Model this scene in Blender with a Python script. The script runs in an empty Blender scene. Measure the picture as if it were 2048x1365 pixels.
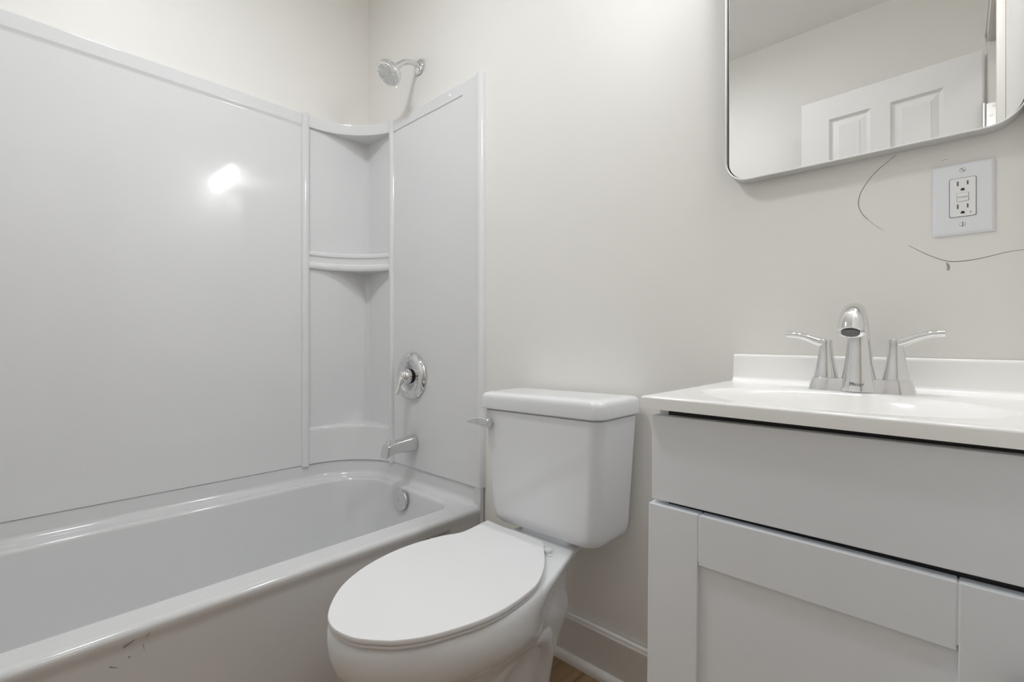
import bpy, bmesh, math
from mathutils import Vector, Matrix

# ------------------------------------------------------------------ camera, world, lights, exposure
SC = bpy.context.scene
COL = SC.collection
PI = math.pi

cam_d = bpy.data.cameras.new('camera')
cam_d.sensor_fit = 'HORIZONTAL'
cam_d.sensor_width = 36.0
cam_d.lens = 36.0 * 957.0 / 2048.0
cam_d.clip_start = 0.02
cam = bpy.data.objects.new('camera', cam_d)
cam.location = (1.9715, -1.15, 0.935)
cam.rotation_euler = (PI / 2, 0, math.radians(43.05))
COL.objects.link(cam)
SC.camera = cam

world = bpy.data.worlds.new('world')
world.use_nodes = True
world.node_tree.nodes['Background'].inputs[0].default_value = (0.8, 0.82, 0.86, 1)
world.node_tree.nodes['Background'].inputs[1].default_value = 0.05
SC.world = world

SC.view_settings.view_transform = 'Standard'
SC.view_settings.look = 'None'
SC.view_settings.gamma = 1.0
SC.view_settings.use_curve_mapping = False
SC.view_settings.exposure = 0.24
SC.cycles.max_bounces = 14
SC.cycles.diffuse_bounces = 10
SC.cycles.glossy_bounces = 8
SC.cycles.caustics_reflective = False
SC.cycles.caustics_refractive = False

TUB_LIGHT = 5.6       # ceiling lamp in the middle of the room (W)
VANITY_LIGHT = 85.0     # emission strength of the shades over the mirror
COUNTER_FILL = 1.15       # extra lamp added under each bulb to brighten the counter (W)
HALL_FILL = 4.0       # unseen fill lamp added in the hall to brighten the room (W)


def area_lamp(name, loc, size, power, color, rot=(0, 0, 0)):
    d = bpy.data.lights.new(name, 'AREA')
    d.shape = 'DISK'
    d.size = size
    d.energy = power
    d.color = color
    o = bpy.data.objects.new(name, d)
    o.location = loc
    o.rotation_euler = rot
    COL.objects.link(o)
    return o


CEIL = 2.51
area_lamp('ceiling_lamp_light', (0.88, -0.86, CEIL - 0.075), 0.20, TUB_LIGHT, (0.915, 0.96, 1.0))
for lx in (1.66, 1.82, 1.98):
    area_lamp('counter_fill_light', (lx, -0.078, 2.058), 0.05, COUNTER_FILL, (0.98, 0.985, 1.0))
area_lamp('hall_fill_light', (2.75, -0.9, CEIL - 0.06), 0.35, HALL_FILL, (1.0, 0.98, 0.95))


# ------------------------------------------------------------------ materials
def mat(name, color, rough=0.5, metal=0.0, spec=0.5, coat=0.0, bump=None, mottled=None, emit=None):
    m = bpy.data.materials.new(name)
    m.use_nodes = True
    nt = m.node_tree
    b = nt.nodes['Principled BSDF']
    b.inputs['Base Color'].default_value = (*color, 1)
    b.inputs['Roughness'].default_value = rough
    b.inputs['Metallic'].default_value = metal
    b.inputs['Specular IOR Level'].default_value = spec
    b.inputs['Coat Weight'].default_value = coat
    if emit:
        b.inputs['Emission Color'].default_value = (*emit[0], 1)
        b.inputs['Emission Strength'].default_value = emit[1]
    if bump or mottled:
        tc = nt.nodes.new('ShaderNodeTexCoord')
    if bump:
        scale, strength, dist = bump
        n = nt.nodes.new('ShaderNodeTexNoise')
        n.inputs['Scale'].default_value = scale
        n.inputs['Detail'].default_value = 4
        bp = nt.nodes.new('ShaderNodeBump')
        bp.inputs['Strength'].default_value = strength
        bp.inputs['Distance'].default_value = dist
        nt.links.new(tc.outputs['Object'], n.inputs['Vector'])
        nt.links.new(n.outputs['Fac'], bp.inputs['Height'])
        nt.links.new(bp.outputs['Normal'], b.inputs['Normal'])
    if mottled:
        scale, amount = mottled
        n = nt.nodes.new('ShaderNodeTexNoise')
        n.inputs['Scale'].default_value = scale
        n.inputs['Detail'].default_value = 3
        r = nt.nodes.new('ShaderNodeValToRGB')
        r.color_ramp.elements[0].position = 0.3
        r.color_ramp.elements[1].position = 0.7
        r.color_ramp.elements[0].color = (*[c * (1 - amount) for c in color], 1)
        r.color_ramp.elements[1].color = (*[min(1, c * (1 + amount)) for c in color], 1)
        nt.links.new(tc.outputs['Object'], n.inputs['Vector'])
        nt.links.new(n.outputs['Fac'], r.inputs['Fac'])
        nt.links.new(r.outputs['Color'], b.inputs['Base Color'])
    return m


M_WALL = mat('wall_paint', (0.82, 0.804, 0.772), 0.45, spec=0.35, bump=(55, 0.05, 0.003), mottled=(2.5, 0.01))
M_CEIL = mat('ceiling_paint', (0.87, 0.865, 0.85), 0.8, spec=0.2)
M_TRIM = mat('trim_paint', (0.74, 0.72, 0.69), 0.35, spec=0.4)
M_DOOR = mat('door_paint', (0.78, 0.77, 0.76), 0.4, spec=0.4)
M_ACRYLIC = mat('acrylic', (0.735, 0.738, 0.745), 0.075, spec=0.5, bump=(7, 0.012, 0.004))
M_TUB = mat('tub_enamel', (0.668, 0.673, 0.680), 0.11, spec=0.5)
M_CERAMIC = mat('porcelain', (0.765, 0.775, 0.79), 0.07, spec=0.55)
M_SEAT = mat('seat_plastic', (0.78, 0.782, 0.79), 0.28, spec=0.45)
M_MARBLE = mat('cultured_marble', (0.90, 0.895, 0.88), 0.12, spec=0.5)
M_CAB = mat('cabinet_paint', (0.83, 0.86, 0.90), 0.45, spec=0.4, bump=(220, 0.03, 0.001))
M_GAP_SHADE = mat('gap_shade', (0.05, 0.05, 0.05), 0.8)
M_CHROME = mat('chrome', (0.78, 0.78, 0.78), 0.05, metal=1.0)
M_NICKEL = mat('brushed_steel', (0.66, 0.65, 0.63), 0.3, metal=1.0)
M_FRAME = mat('mirror_frame_metal', (0.74, 0.735, 0.72), 0.33, metal=0.7)
M_MIRROR = mat('mirror_glass', (0.86, 0.865, 0.855), 0.0, metal=1.0)
M_BLACK = mat('black_rubber', (0.015, 0.015, 0.016), 0.5)
M_DARK = mat('dark_slot', (0.02, 0.02, 0.02), 0.7)
M_PLATE = mat('plate_plastic', (0.80, 0.815, 0.845), 0.35, spec=0.4)
M_OUTLET = mat('outlet_plastic', (0.84, 0.84, 0.84), 0.35, spec=0.4)
M_GREYSLOT = mat('slot_grey', (0.11, 0.11, 0.11), 0.6)
M_PENCIL = mat('pencil_mark', (0.14, 0.125, 0.11), 0.9)
M_SMUDGE = mat('smudge_mark', (0.36, 0.34, 0.31), 0.9)
M_LABEL = mat('label_paper', (0.60, 0.60, 0.60), 0.5)
M_INK = mat('label_ink', (0.03, 0.03, 0.03), 0.7)
M_INK_SOFT = mat('engraved_letter', (0.36, 0.36, 0.36), 0.5, metal=0.4)
M_NOZZLE = mat('nozzle_rubber', (0.06, 0.06, 0.06), 0.6)
M_FACE = mat('shower_face', (0.80, 0.80, 0.79), 0.3, metal=0.1)
M_SHADE = mat('lamp_shade_glass', (0.9, 0.9, 0.88), 0.3, emit=((0.98, 0.985, 1.0), VANITY_LIGHT))
M_LENS = mat('lamp_lens', (0.9, 0.9, 0.9), 0.4, emit=((0.93, 0.965, 1.0), 18.5))


def floor_material():
    m = mat('floor_plank', (0.3, 0.19, 0.1), 0.4, spec=0.4)
    nt = m.node_tree
    b = nt.nodes['Principled BSDF']
    tc = nt.nodes.new('ShaderNodeTexCoord')
    mp = nt.nodes.new('ShaderNodeMapping')
    mp.inputs['Rotation'].default_value = (0, 0, math.radians(90))
    br = nt.nodes.new('ShaderNodeTexBrick')
    br.offset = 0.4
    br.inputs['Color1'].default_value = (0.34, 0.23, 0.13, 1)
    br.inputs['Color2'].default_value = (0.28, 0.185, 0.10, 1)
    br.inputs['Mortar'].default_value = (0.10, 0.06, 0.03, 1)
    br.inputs['Scale'].default_value = 1.0
    br.inputs['Mortar Size'].default_value = 0.0012
    br.inputs['Brick Width'].default_value = 0.95
    br.inputs['Row Height'].default_value = 0.15
    mp2 = nt.nodes.new('ShaderNodeMapping')
    mp2.inputs['Scale'].default_value = (60, 4, 4)
    nz = nt.nodes.new('ShaderNodeTexNoise')
    nz.inputs['Scale'].default_value = 1.0
    nz.inputs['Detail'].default_value = 6
    mx = nt.nodes.new('ShaderNodeMix')
    mx.data_type = 'RGBA'
    mx.blend_type = 'MULTIPLY'
    mx.inputs['Factor'].default_value = 0.6
    rp = nt.nodes.new('ShaderNodeValToRGB')
    rp.color_ramp.elements[0].position = 0.3
    rp.color_ramp.elements[0].color = (0.55, 0.5, 0.45, 1)
    rp.color_ramp.elements[1].position = 0.72
    rp.color_ramp.elements[1].color = (1.25, 1.2, 1.15, 1)
    nt.links.new(tc.outputs['Object'], mp.inputs['Vector'])
    nt.links.new(mp.outputs['Vector'], br.inputs['Vector'])
    nt.links.new(tc.outputs['Object'], mp2.inputs['Vector'])
    nt.links.new(mp2.outputs['Vector'], nz.inputs['Vector'])
    nt.links.new(nz.outputs['Fac'], rp.inputs['Fac'])
    nt.links.new(br.outputs['Color'], mx.inputs['A'])
    nt.links.new(rp.outputs['Color'], mx.inputs['B'])
    nt.links.new(mx.outputs['Result'], b.inputs['Base Color'])
    return m


M_FLOOR = floor_material()


# ------------------------------------------------------------------ object helpers
def obj(name, bm, m, parent=None, smooth=40, label=None):
    """Link a bmesh as one mesh object; smooth = auto-smooth angle in degrees (0 = flat)."""
    bmesh.ops.remove_doubles(bm, verts=bm.verts, dist=1e-6)
    bmesh.ops.recalc_face_normals(bm, faces=bm.faces)
    if smooth:
        lim = math.radians(smooth)
        for f in bm.faces:
            f.smooth = True
        for e in bm.edges:
            if len(e.link_faces) == 2:
                e.smooth = e.calc_face_angle(0) < lim
    me = bpy.data.meshes.new(name)
    bm.to_mesh(me)
    bm.free()
    me.materials.append(m)
    o = bpy.data.objects.new(name, me)
    COL.objects.link(o)
    if smooth:
        w = o.modifiers.new('weighted normals', 'WEIGHTED_NORMAL')
        w.keep_sharp = True
        w.weight = 80
    if parent:
        o.parent = parent
        o.matrix_parent_inverse = parent.matrix_basis.inverted()
    if label:
        o['label'] = label
    return o


def thing(name, label, cat, loc=(0, 0, 0), group=None):
    o = bpy.data.objects.new(name, None)
    o.empty_display_size = 0.05
    o.location = loc
    COL.objects.link(o)
    o['label'] = label
    o['category'] = cat
    if group:
        o['group'] = group
    return o


def tag(o, label, cat):
    o['label'] = label
    o['category'] = cat
    return o


def struct(name, bm, m, parent=None, smooth=40, label=None, cat=None):
    o = obj(name, bm, m, parent, smooth)
    if parent is None:
        o['kind'] = 'structure'
        if label:
            o['label'] = label
        if cat:
            o['category'] = cat
    return o


def BM():
    return bmesh.new()


def box(bm, x0, x1, y0, y1, z0, z1, bev=0.0, seg=2):
    vs = [bm.verts.new((x, y, z)) for x in (x0, x1) for y in (y0, y1) for z in (z0, z1)]
    idx = [(0, 1, 3, 2), (4, 6, 7, 5), (0, 4, 5, 1), (2, 3, 7, 6), (0, 2, 6, 4), (1, 5, 7, 3)]
    fs = [bm.faces.new([vs[i] for i in q]) for q in idx]
    bmesh.ops.recalc_face_normals(bm, faces=fs)
    if bev > 0:
        es = list({e for f in fs for e in f.edges})
        bmesh.ops.bevel(bm, geom=es, offset=bev, segments=seg, profile=0.5, affect='EDGES')


def loft(bm, rings, closed=True, cap0=True, cap1=True):
    """Skin a list of rings (equal number of points)."""
    R = [[bm.verts.new(p) for p in r] for r in rings]
    n = len(R[0])
    for a, b in zip(R, R[1:]):
        for i in range(n if closed else n - 1):
            j = (i + 1) % n
            try:
                bm.faces.new((a[i], a[j], b[j], b[i]))
            except ValueError:
                pass
    if cap0:
        bm.faces.new(list(reversed(R[0])))
    if cap1:
        bm.faces.new(R[-1])
    return R


def rrect(x0, x1, y0, y1, r, z, n=8):
    """Rounded rectangle, CCW; r = one radius or four (x1y1, x0y1, x0y0, x1y0)."""
    if not isinstance(r, (tuple, list)):
        r = (r,) * 4
    out = []
    cs = [(x1, y1, -1, -1, 0), (x0, y1, 1, -1, 90), (x0, y0, 1, 1, 180), (x1, y0, -1, 1, 270)]
    for (cx, cy, sx, sy, a0), rr in zip(cs, r):
        for k in range(n + 1):
            a = math.radians(a0 + 90 * k / n)
            out.append(Vector((cx + sx * rr + rr * math.cos(a), cy + sy * rr + rr * math.sin(a), z)))
    return out


def frame_from(d):
    d = Vector(d).normalized()
    up = Vector((0, 0, 1)) if abs(d.z) < 0.95 else Vector((0, 1, 0))
    s = d.cross(up).normalized()
    return s, s.cross(d).normalized()


def tube(bm, pts, radii, n=16, cap=True, squash=None):
    """Sweep circles (or ellipses: squash = list of (a, b) factors) along pts."""
    pts = [Vector(p) for p in pts]
    if not isinstance(radii, (list, tuple)):
        radii = [radii] * len(pts)
    rings = []
    s = u = None
    for i, p in enumerate(pts):
        d = (pts[min(i + 1, len(pts) - 1)] - pts[max(i - 1, 0)]).normalized()
        if s is None:
            s, u = frame_from(d)
        else:
            s = (s - d * s.dot(d)).normalized()
            u = s.cross(d).normalized()
        fa, fb = squash[i] if squash else (1, 1)
        rings.append([p + s * (radii[i] * fa * math.cos(2 * PI * k / n)) + u * (radii[i] * fb * math.sin(2 * PI * k / n))
                      for k in range(n)])
    loft(bm, rings, True, cap, cap)


def lathe(bm, origin, axis, prof, n=32, cap0=True, cap1=True):
    """prof = list of (distance along the axis, radius)."""
    o = Vector(origin)
    d = Vector(axis).normalized()
    s, u = frame_from(d)
    rings = [[o + d * h + (s * math.cos(2 * PI * k / n) + u * math.sin(2 * PI * k / n)) * max(r, 1e-5) for k in range(n)]
             for h, r in prof]
    loft(bm, rings, True, cap0, cap1)


def sweep_profile(bm, path, prof, cap=True):
    """path: list of (x, y, nx, ny) with plan normals; prof: list of (offset along normal, z)."""
    rings = [[Vector((x + nx * o, y + ny * o, z)) for o, z in prof] for x, y, nx, ny in path]
    loft(bm, rings, True, cap, cap)


def smooth_curve(pts, sub=6, closed=False):
    """Catmull-Rom through pts."""
    P = [Vector(p) for p in pts]
    n = len(P)
    out = []
    for i in range(n if closed else n - 1):
        if closed:
            a, b, c, d = P[i - 1], P[i], P[(i + 1) % n], P[(i + 2) % n]
        else:
            a, b, c, d = P[max(i - 1, 0)], P[i], P[i + 1], P[min(i + 2, n - 1)]
        for k in range(sub):
            t = k / sub
            out.append(0.5 * ((2 * b) + (c - a) * t + (2 * a - 5 * b + 4 * c - d) * t * t + (3 * b - a - 3 * c + d) * t ** 3))
    if not closed:
        out.append(P[-1])
    return out


def inset(ring, d):
    """Offset a closed plan ring inwards by d (CCW ring)."""
    n = len(ring)
    out = []
    for i in range(n):
        t = (ring[(i + 1) % n] - ring[i - 1])
        nrm = Vector((-t.y, t.x, 0))
        if nrm.length < 1e-9:
            nrm = Vector((0, 0, 0))
        else:
            nrm.normalize()
        out.append(ring[i] + nrm * d)
    return out


def zed(ring, z):
    return [Vector((p.x, p.y, z)) for p in ring]


# ------------------------------------------------------------------ room shell
XR = 2.057                  # room face of the right wall
YF = -1.70                 # wall behind the camera
HALL_X = 3.25
DOOR_Y0, DOOR_Y1, DOOR_TOP = -1.322, -0.665, 2.012   # clear opening in the right wall

bm = BM(); box(bm, -0.12, HALL_X + 0.1, -2.3, 0.12, -0.05, 0.0)
struct('floor', bm, M_FLOOR, smooth=0, label='brown wood plank floor', cat='floor')
bm = BM(); box(bm, -0.12, HALL_X + 0.1, -2.3, 0.12, CEIL, CEIL + 0.08)
struct('ceiling', bm, M_CEIL, smooth=0, label='flat off-white ceiling seen in the mirror', cat='ceiling')
bm = BM(); box(bm, -0.12, 0.0, YF - 0.1, 0.12, 0, CEIL)
struct('wall_left', bm, M_WALL, smooth=0, label='warm light grey wall above the long side of the tub', cat='wall')
bm = BM(); box(bm, 0.0, HALL_X + 0.1, 0.0, 0.12, 0, CEIL)
wall_back = struct('wall_back', bm, M_WALL, smooth=0, label='warm light grey wall behind toilet, sink and shower head', cat='wall')
bm = BM(); box(bm, 0.0, 0.775, YF, -1.54, 0, CEIL)
struct('wall_alcove', bm, M_WALL, smooth=0, label='short wall at the foot of the tub', cat='wall')
bm = BM(); box(bm, 0.0, XR + 0.1, YF - 0.1, YF, 0, CEIL)
struct('wall_front', bm, M_WALL, smooth=0, label='grey wall behind the open door, seen in the mirror', cat='wall')
bm = BM()
box(bm, XR, XR + 0.1, DOOR_Y1 + 0.02, 0.0, 0, CEIL)
box(bm, XR, XR + 0.1, YF, DOOR_Y0 - 0.02, 0, CEIL)
box(bm, XR, XR + 0.1, DOOR_Y0 - 0.02, DOOR_Y1 + 0.02, DOOR_TOP + 0.02, CEIL)
struct('wall_right', bm, M_WALL, smooth=0, label='right wall with the doorway, seen in the mirror', cat='wall')
bm = BM()
box(bm, HALL_X, HALL_X + 0.1, -2.3, 0.0, 0, CEIL)
box(bm, XR + 0.1, HALL_X, -2.3, -2.2, 0, CEIL)
box(bm, XR + 0.0, XR + 0.1, -2.3, YF - 0.1, 0, CEIL)
struct('wall_hall', bm, M_WALL, smooth=0, label='hall wall beyond the doorway', cat='wall')

# door frame: jambs, head, stops and casing on the room side
bm = BM()
JX0, JX1 = XR - 0.004, XR + 0.104
box(bm, JX0, JX1, DOOR_Y0 - 0.02, DOOR_Y0, 0, DOOR_TOP)
box(bm, JX0, JX1, DOOR_Y1, DOOR_Y1 + 0.02, 0, DOOR_TOP)
box(bm, JX0, JX1, DOOR_Y0 - 0.02, DOOR_Y1 + 0.02, DOOR_TOP, DOOR_TOP + 0.02)
box(bm, XR + 0.036, XR + 0.072, DOOR_Y0, DOOR_Y0 + 0.011, 0, DOOR_TOP, 0.002)
box(bm, XR + 0.036, XR + 0.072, DOOR_Y1 - 0.011, DOOR_Y1, 0, DOOR_TOP, 0.002)
box(bm, XR + 0.036, XR + 0.072, DOOR_Y0, DOOR_Y1, DOOR_TOP - 0.011, DOOR_TOP, 0.002)
CX = XR - 0.017


def casing(bm, y0, y1, z0, z1, vertical):
    # stepped casing: thick back band on the outside, thinner face towards the opening
    box(bm, CX, XR, y0, y1, z0, z1, 0.003)


box(bm, CX, XR, DOOR_Y1 + 0.040, DOOR_Y1 + 0.065, 0, DOOR_TOP + 0.065, 0.003)
box(bm, CX + 0.006, XR, DOOR_Y1 + 0.006, DOOR_Y1 + 0.041, 0, DOOR_TOP + 0.041, 0.002)
box(bm, CX, XR, DOOR_Y0 - 0.065, DOOR_Y0 - 0.040, 0, DOOR_TOP + 0.065, 0.003)
box(bm, CX + 0.006, XR, DOOR_Y0 - 0.041, DOOR_Y0 - 0.006, 0, DOOR_TOP + 0.041, 0.002)
box(bm, CX, XR, DOOR_Y0 - 0.065, DOOR_Y1 + 0.065, DOOR_TOP + 0.040, DOOR_TOP + 0.065, 0.003)
box(bm, CX + 0.006, XR, DOOR_Y0 - 0.041, DOOR_Y1 + 0.041, DOOR_TOP + 0.006, DOOR_TOP + 0.041, 0.002)
struct('trim_1', bm, M_TRIM, label='white door frame and casing seen at the right edge of the mirror', cat='trim')

# the open door, seen only in the mirror
door = thing('door_1', 'white panelled door standing open, seen in the mirror', 'door', (2.034, -1.322, 0.0))
door['kind'] = 'structure'
DW, DH, DT = 0.580, 1.990, 0.035


def door_panels(bm):
    """Slab with raised moulded panels on the room face (local: x 0..-DW, front y=0, back y=-DT)."""
    xs = [0, -0.105, -0.265, -0.330, -0.475, -DW]
    rows = [(0.20, 0.80), (0.93, 1.55), (1.655, 1.894)]
    pan = [(xs[2], xs[1]), (xs[4], xs[3])]
    zz = [0.01] + [z for r in rows for z in r] + [DH]
    xx = sorted([-DW, 0] + [x for p in pan for x in p])
    for i in range(len(xx) - 1):
        for j in range(len(zz) - 1):
            x0, x1, z0, z1 = xx[i], xx[i + 1], zz[j], zz[j + 1]
            is_pan = any(abs(p[0] - x0) < 1e-6 and abs(p[1] - x1) < 1e-6 for p in pan) and any(abs(r[0] - z0) < 1e-6 for r in rows)

            def rect(d, y):
                return [Vector((x0 + d, y, z0 + d)), Vector((x1 - d, y, z0 + d)), Vector((x1 - d, y, z1 - d)), Vector((x0 + d, y, z1 - d))]
            if not is_pan:
                bm.faces.new([bm.verts.new(p) for p in rect(0, 0)])
            else:
                loft(bm, [rect(0, 0), rect(0.004, -0.005), rect(0.010, -0.010), rect(0.014, -0.0105), rect(0.036, -0.005), rect(0.037, -0.0035)], True, False, True)
    b = [Vector((-DW, -DT, 0.01)), Vector((0, -DT, 0.01)), Vector((0, -DT, DH)), Vector((-DW, -DT, DH))]
    f = [Vector((-DW, 0, 0.01)), Vector((0, 0, 0.01)), Vector((0, 0, DH)), Vector((-DW, 0, DH))]
    loft(bm, [f, b], True, False, True)


bm = BM(); door_panels(bm)
door.rotation_euler = (0, 0, math.radians(2.95))
slab = obj('door_panel', bm, M_DOOR, None, 0)
slab.parent = door
for hz in (0.22, 1.70):
    bm = BM()
    box(bm, 0.010, 0.043, 0.0004, 0.0020, hz, hz + 0.09)
    tube(bm, [(0.004, 0.004, hz - 0.002), (0.004, 0.004, hz + 0.092)], 0.006, 12)
    for sx, sz in ((0.030, 0.012), (0.022, 0.045), (0.030, 0.078)):
        lathe(bm, (sx, 0.0018, hz + sz), (0, 1, 0), [(0, 0.0045), (0.0012, 0.0035)], 12)
    h = obj('hinge', bm, M_NICKEL, None, 30, label='steel hinge on the door edge')
    h.parent = door
    h.rotation_euler = (0, 0, math.radians(-2.95))
bm = BM()
lathe(bm, (-DW + 0.06, -DT, 0.92), (0, -1, 0), [(0, 0.03), (0.006, 0.03), (0.01, 0.012), (0.035, 0.012), (0.04, 0.024), (0.06, 0.026), (0.068, 0.016)], 24)
lathe(bm, (-DW + 0.06, 0, 0.92), (0, 1, 0), [(0, 0.03), (0.006, 0.03), (0.01, 0.012), (0.035, 0.012), (0.04, 0.024), (0.06, 0.026), (0.068, 0.016)], 24)
k = obj('door_knob', bm, M_NICKEL, None, 40)
k.parent = door

# baseboard: flat board, bead cap, shoe moulding
bm = BM()
bp = [(0.002, 0.0), (0.027, 0.0), (0.027, 0.008), (0.0245, 0.016), (0.019, 0.0215), (0.0125, 0.024),
      (0.0125, 0.112), (0.0155, 0.114), (0.0155, 0.124), (0.0125, 0.128), (0.0115, 0.1335), (0.008, 0.1355), (0.002, 0.1355)]
sweep_profile(bm, [(0.776, 0, 0, -1), (XR - 0.001, 0, 0, -1)], bp)
struct('baseboard_back', bm, M_TRIM, smooth=30, label='off-white baseboard with shoe moulding between toilet and vanity', cat='baseboard')
bm = BM()
sweep_profile(bm, [(0.776, YF, 0, 1), (XR - 0.001, YF, 0, 1)], bp)
struct('baseboard_front', bm, M_TRIM, smooth=30, label='baseboard below the open door', cat='baseboard')


# marks on the painted wall right of the mirror
def wall_strip(name, pts, widths, m):
    bm = BM()
    P = smooth_curve([(x, -0.0004, z) for x, z in pts], 5)
    n = len(P)
    L, Rr = [], []
    for i, p in enumerate(P):
        t = (P[min(i + 1, n - 1)] - P[max(i - 1, 0)]).normalized()
        nn = Vector((-t.z, 0, t.x))
        f = i / (n - 1) * (len(widths) - 1)
        a = int(min(f, len(widths) - 2))
        w = widths[a] + (widths[a + 1] - widths[a]) * (f - a)
        L.append(bm.verts.new(p + nn * w / 2)); Rr.append(bm.verts.new(p - nn * w / 2))
    for i in range(n - 1):
        bm.faces.new((L[i], L[i + 1], Rr[i + 1], Rr[i]))
    obj(name, bm, m, wall_back, 0)


wall_strip('pencil_line', [(1.8856, 1.2852), (1.8734, 1.2758), (1.861, 1.2662), (1.8484, 1.2534), (1.8372, 1.2371), (1.8298, 1.2217), (1.8274, 1.2071),
           (1.829, 1.1947), (1.8339, 1.1828), (1.842, 1.1713)], [0.0007, 0.0008, 0.0009, 0.0008], M_PENCIL)
wall_strip('pencil_line', [(1.842, 1.1713), (1.8516, 1.1598), (1.8602, 1.1515), (1.8673, 1.1445)], [0.0006, 0.0003, 0.0005, 0.0003], M_PENCIL)
wall_strip('pencil_line', [(1.9034, 1.1122), (1.9179, 1.1008), (1.9335, 1.0895), (1.9501, 1.0798), (1.9635, 1.0754), (1.9806, 1.0752), (1.9985, 1.0772),
           (2.0171, 1.0811), (2.034, 1.0845), (2.0496, 1.0855)], [0.0005, 0.0008, 0.0009, 0.0007, 0.0005], M_PENCIL)
wall_strip('smudge', [(1.9548, 1.0745), (1.9578, 1.0683), (1.9575, 1.0605)], [0.001, 0.004, 0.0035], M_SMUDGE)
wall_strip('smudge', [(1.9480, 1.2566), (1.9525, 1.2582), (1.9565, 1.2586)], [0.0004, 0.0008, 0.0004], M_SMUDGE)

# ------------------------------------------------------------------ bathtub
TX1 = 0.768       # outer face of the apron
TY0 = -1.538
RIM = 0.362
tub = thing('bathtub', 'white alcove bathtub with a plain apron along the left wall', 'bathtub', (0.38, -0.77, 0.0))
bm = BM()


def tub_ring(x0, x1, y0, y1, r, z, front_dz=0.0):
    return rrect(x0, x1, y0, y1, r, z, 10)


rings = [
    tub_ring(0.004, 0.756, TY0, -0.003, 0.010, 0.0),
    tub_ring(0.004, 0.758, TY0, -0.003, 0.010, RIM - 0.052),
    tub_ring(0.004, 0.761, TY0, -0.003, 0.010, RIM - 0.036),
    tub_ring(0.004, 0.7655, TY0, -0.003, 0.012, RIM - 0.026),
    tub_ring(0.004, TX1, TY0, -0.003, 0.012, RIM - 0.014),
    tub_ring(0.005, TX1 - 0.0025, TY0, -0.004, 0.012, RIM - 0.006),
    tub_ring(0.007, TX1 - 0.009, TY0, -0.006, 0.012, RIM - 0.001),
    tub_ring(0.010, TX1 - 0.018, TY0 + 0.004, -0.010, 0.012, RIM),
    tub_ring(0.062, 0.690, TY0 + 0.085, -0.058, (0.075, 0.170, 0.12, 0.075), RIM),
    tub_ring(0.068, 0.684, TY0 + 0.091, -0.064, (0.072, 0.167, 0.118, 0.072), RIM - 0.0015),
    tub_ring(0.0725, 0.6795, TY0 + 0.097, -0.069, (0.070, 0.165, 0.116, 0.070), RIM - 0.006),
    tub_ring(0.0755, 0.6765, TY0 + 0.101, -0.073, (0.070, 0.165, 0.116, 0.070), RIM - 0.014),
    tub_ring(0.080, 0.671, TY0 + 0.112, -0.079, (0.072, 0.162, 0.116, 0.072), RIM - 0.05),
    tub_ring(0.094, 0.655, TY0 + 0.175, -0.094, (0.08, 0.155, 0.116, 0.08), RIM - 0.15),
    tub_ring(0.108, 0.640, TY0 + 0.235, -0.110, (0.09, 0.12, 0.116, 0.09), 0.115),
    tub_ring(0.122, 0.625, TY0 + 0.262, -0.126, (0.09, 0.115, 0.11, 0.09), 0.085),
    tub_ring(0.150, 0.597, TY0 + 0.300, -0.155, (0.09, 0.11, 0.10, 0.09), 0.066),
    tub_ring(0.190, 0.557, TY0 + 0.345, -0.195, (0.08, 0.10, 0.09, 0.08), 0.060),
]
loft(bm, rings, True, True, True)

# tiling flange with a cove, along the left wall, the rounded corner and the plumbing wall
cove_pts = [(0.020, -0.300), (0.0215, -0.250), (0.028, -0.210), (0.044, -0.167), (0.077, -0.117), (0.122, -0.075), (0.172, -0.0445), (0.215, -0.028), (0.250, -0.0205)]
COVE = [(p.x, p.y) for p in smooth_curve([(x, y, 0) for x, y in cove_pts], 4)]


def plan_path(pts):
    out = []
    n = len(pts)
    for i, (x, y) in enumerate(pts):
        a, b = pts[max(i - 1, 0)], pts[min(i + 1, n - 1)]
        tx, ty = b[0] - a[0], b[1] - a[1]
        l = math.hypot(tx, ty)
        out.append((x, y, ty / l, -tx / l))     # normal to the right of travel = into the tub
    return out


flange_path = plan_path([(0.018, TY0), (0.018, -0.9), (0.018, -0.42)] + COVE[0:] + [(0.40, -0.018), (0.60, -0.018), (0.715, -0.018), (0.735, -0.018), (0.750, -0.018), (0.760, -0.018)])
fp = [(-0.0095, RIM - 0.03), (0.036, RIM - 0.012), (0.035, RIM - 0.0008), (0.030, RIM + 0.0006), (0.022, RIM + 0.0025), (0.0145, RIM + 0.006), (0.0085, RIM + 0.012), (0.0045, RIM + 0.022),
      (0.0015, RIM + 0.058), (0.0, RIM + 0.0625), (-0.003, RIM + 0.064), (-0.0095, RIM + 0.064)]
frings = []
for x, y, nx, ny in flange_path:
    kk = 1.0 if x < 0.72 else 1.0 - 0.78 * min(1.0, (x - 0.715) / 0.045)
    frings.append([Vector((x + nx * ((o_ * kk if o_ > 0.002 else o_) - 0.0055), y + ny * ((o_ * kk if o_ > 0.002 else o_) - 0.0055), z_)) for o_, z_ in fp])
loft(bm, frings, True, True, True)
# flange front post, running down the apron end against the wall
loft(bm, [rrect(0.735, 0.7695, -0.0215, -0.003, 0.006, z, 4) for z in (0.0, RIM + 0.060)] +
     [rrect(0.738, 0.7675, -0.020, -0.003, 0.005, RIM + 0.066, 4)], True, True, True)
obj('tub_shell', bm, M_TUB, tub, 42)

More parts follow.
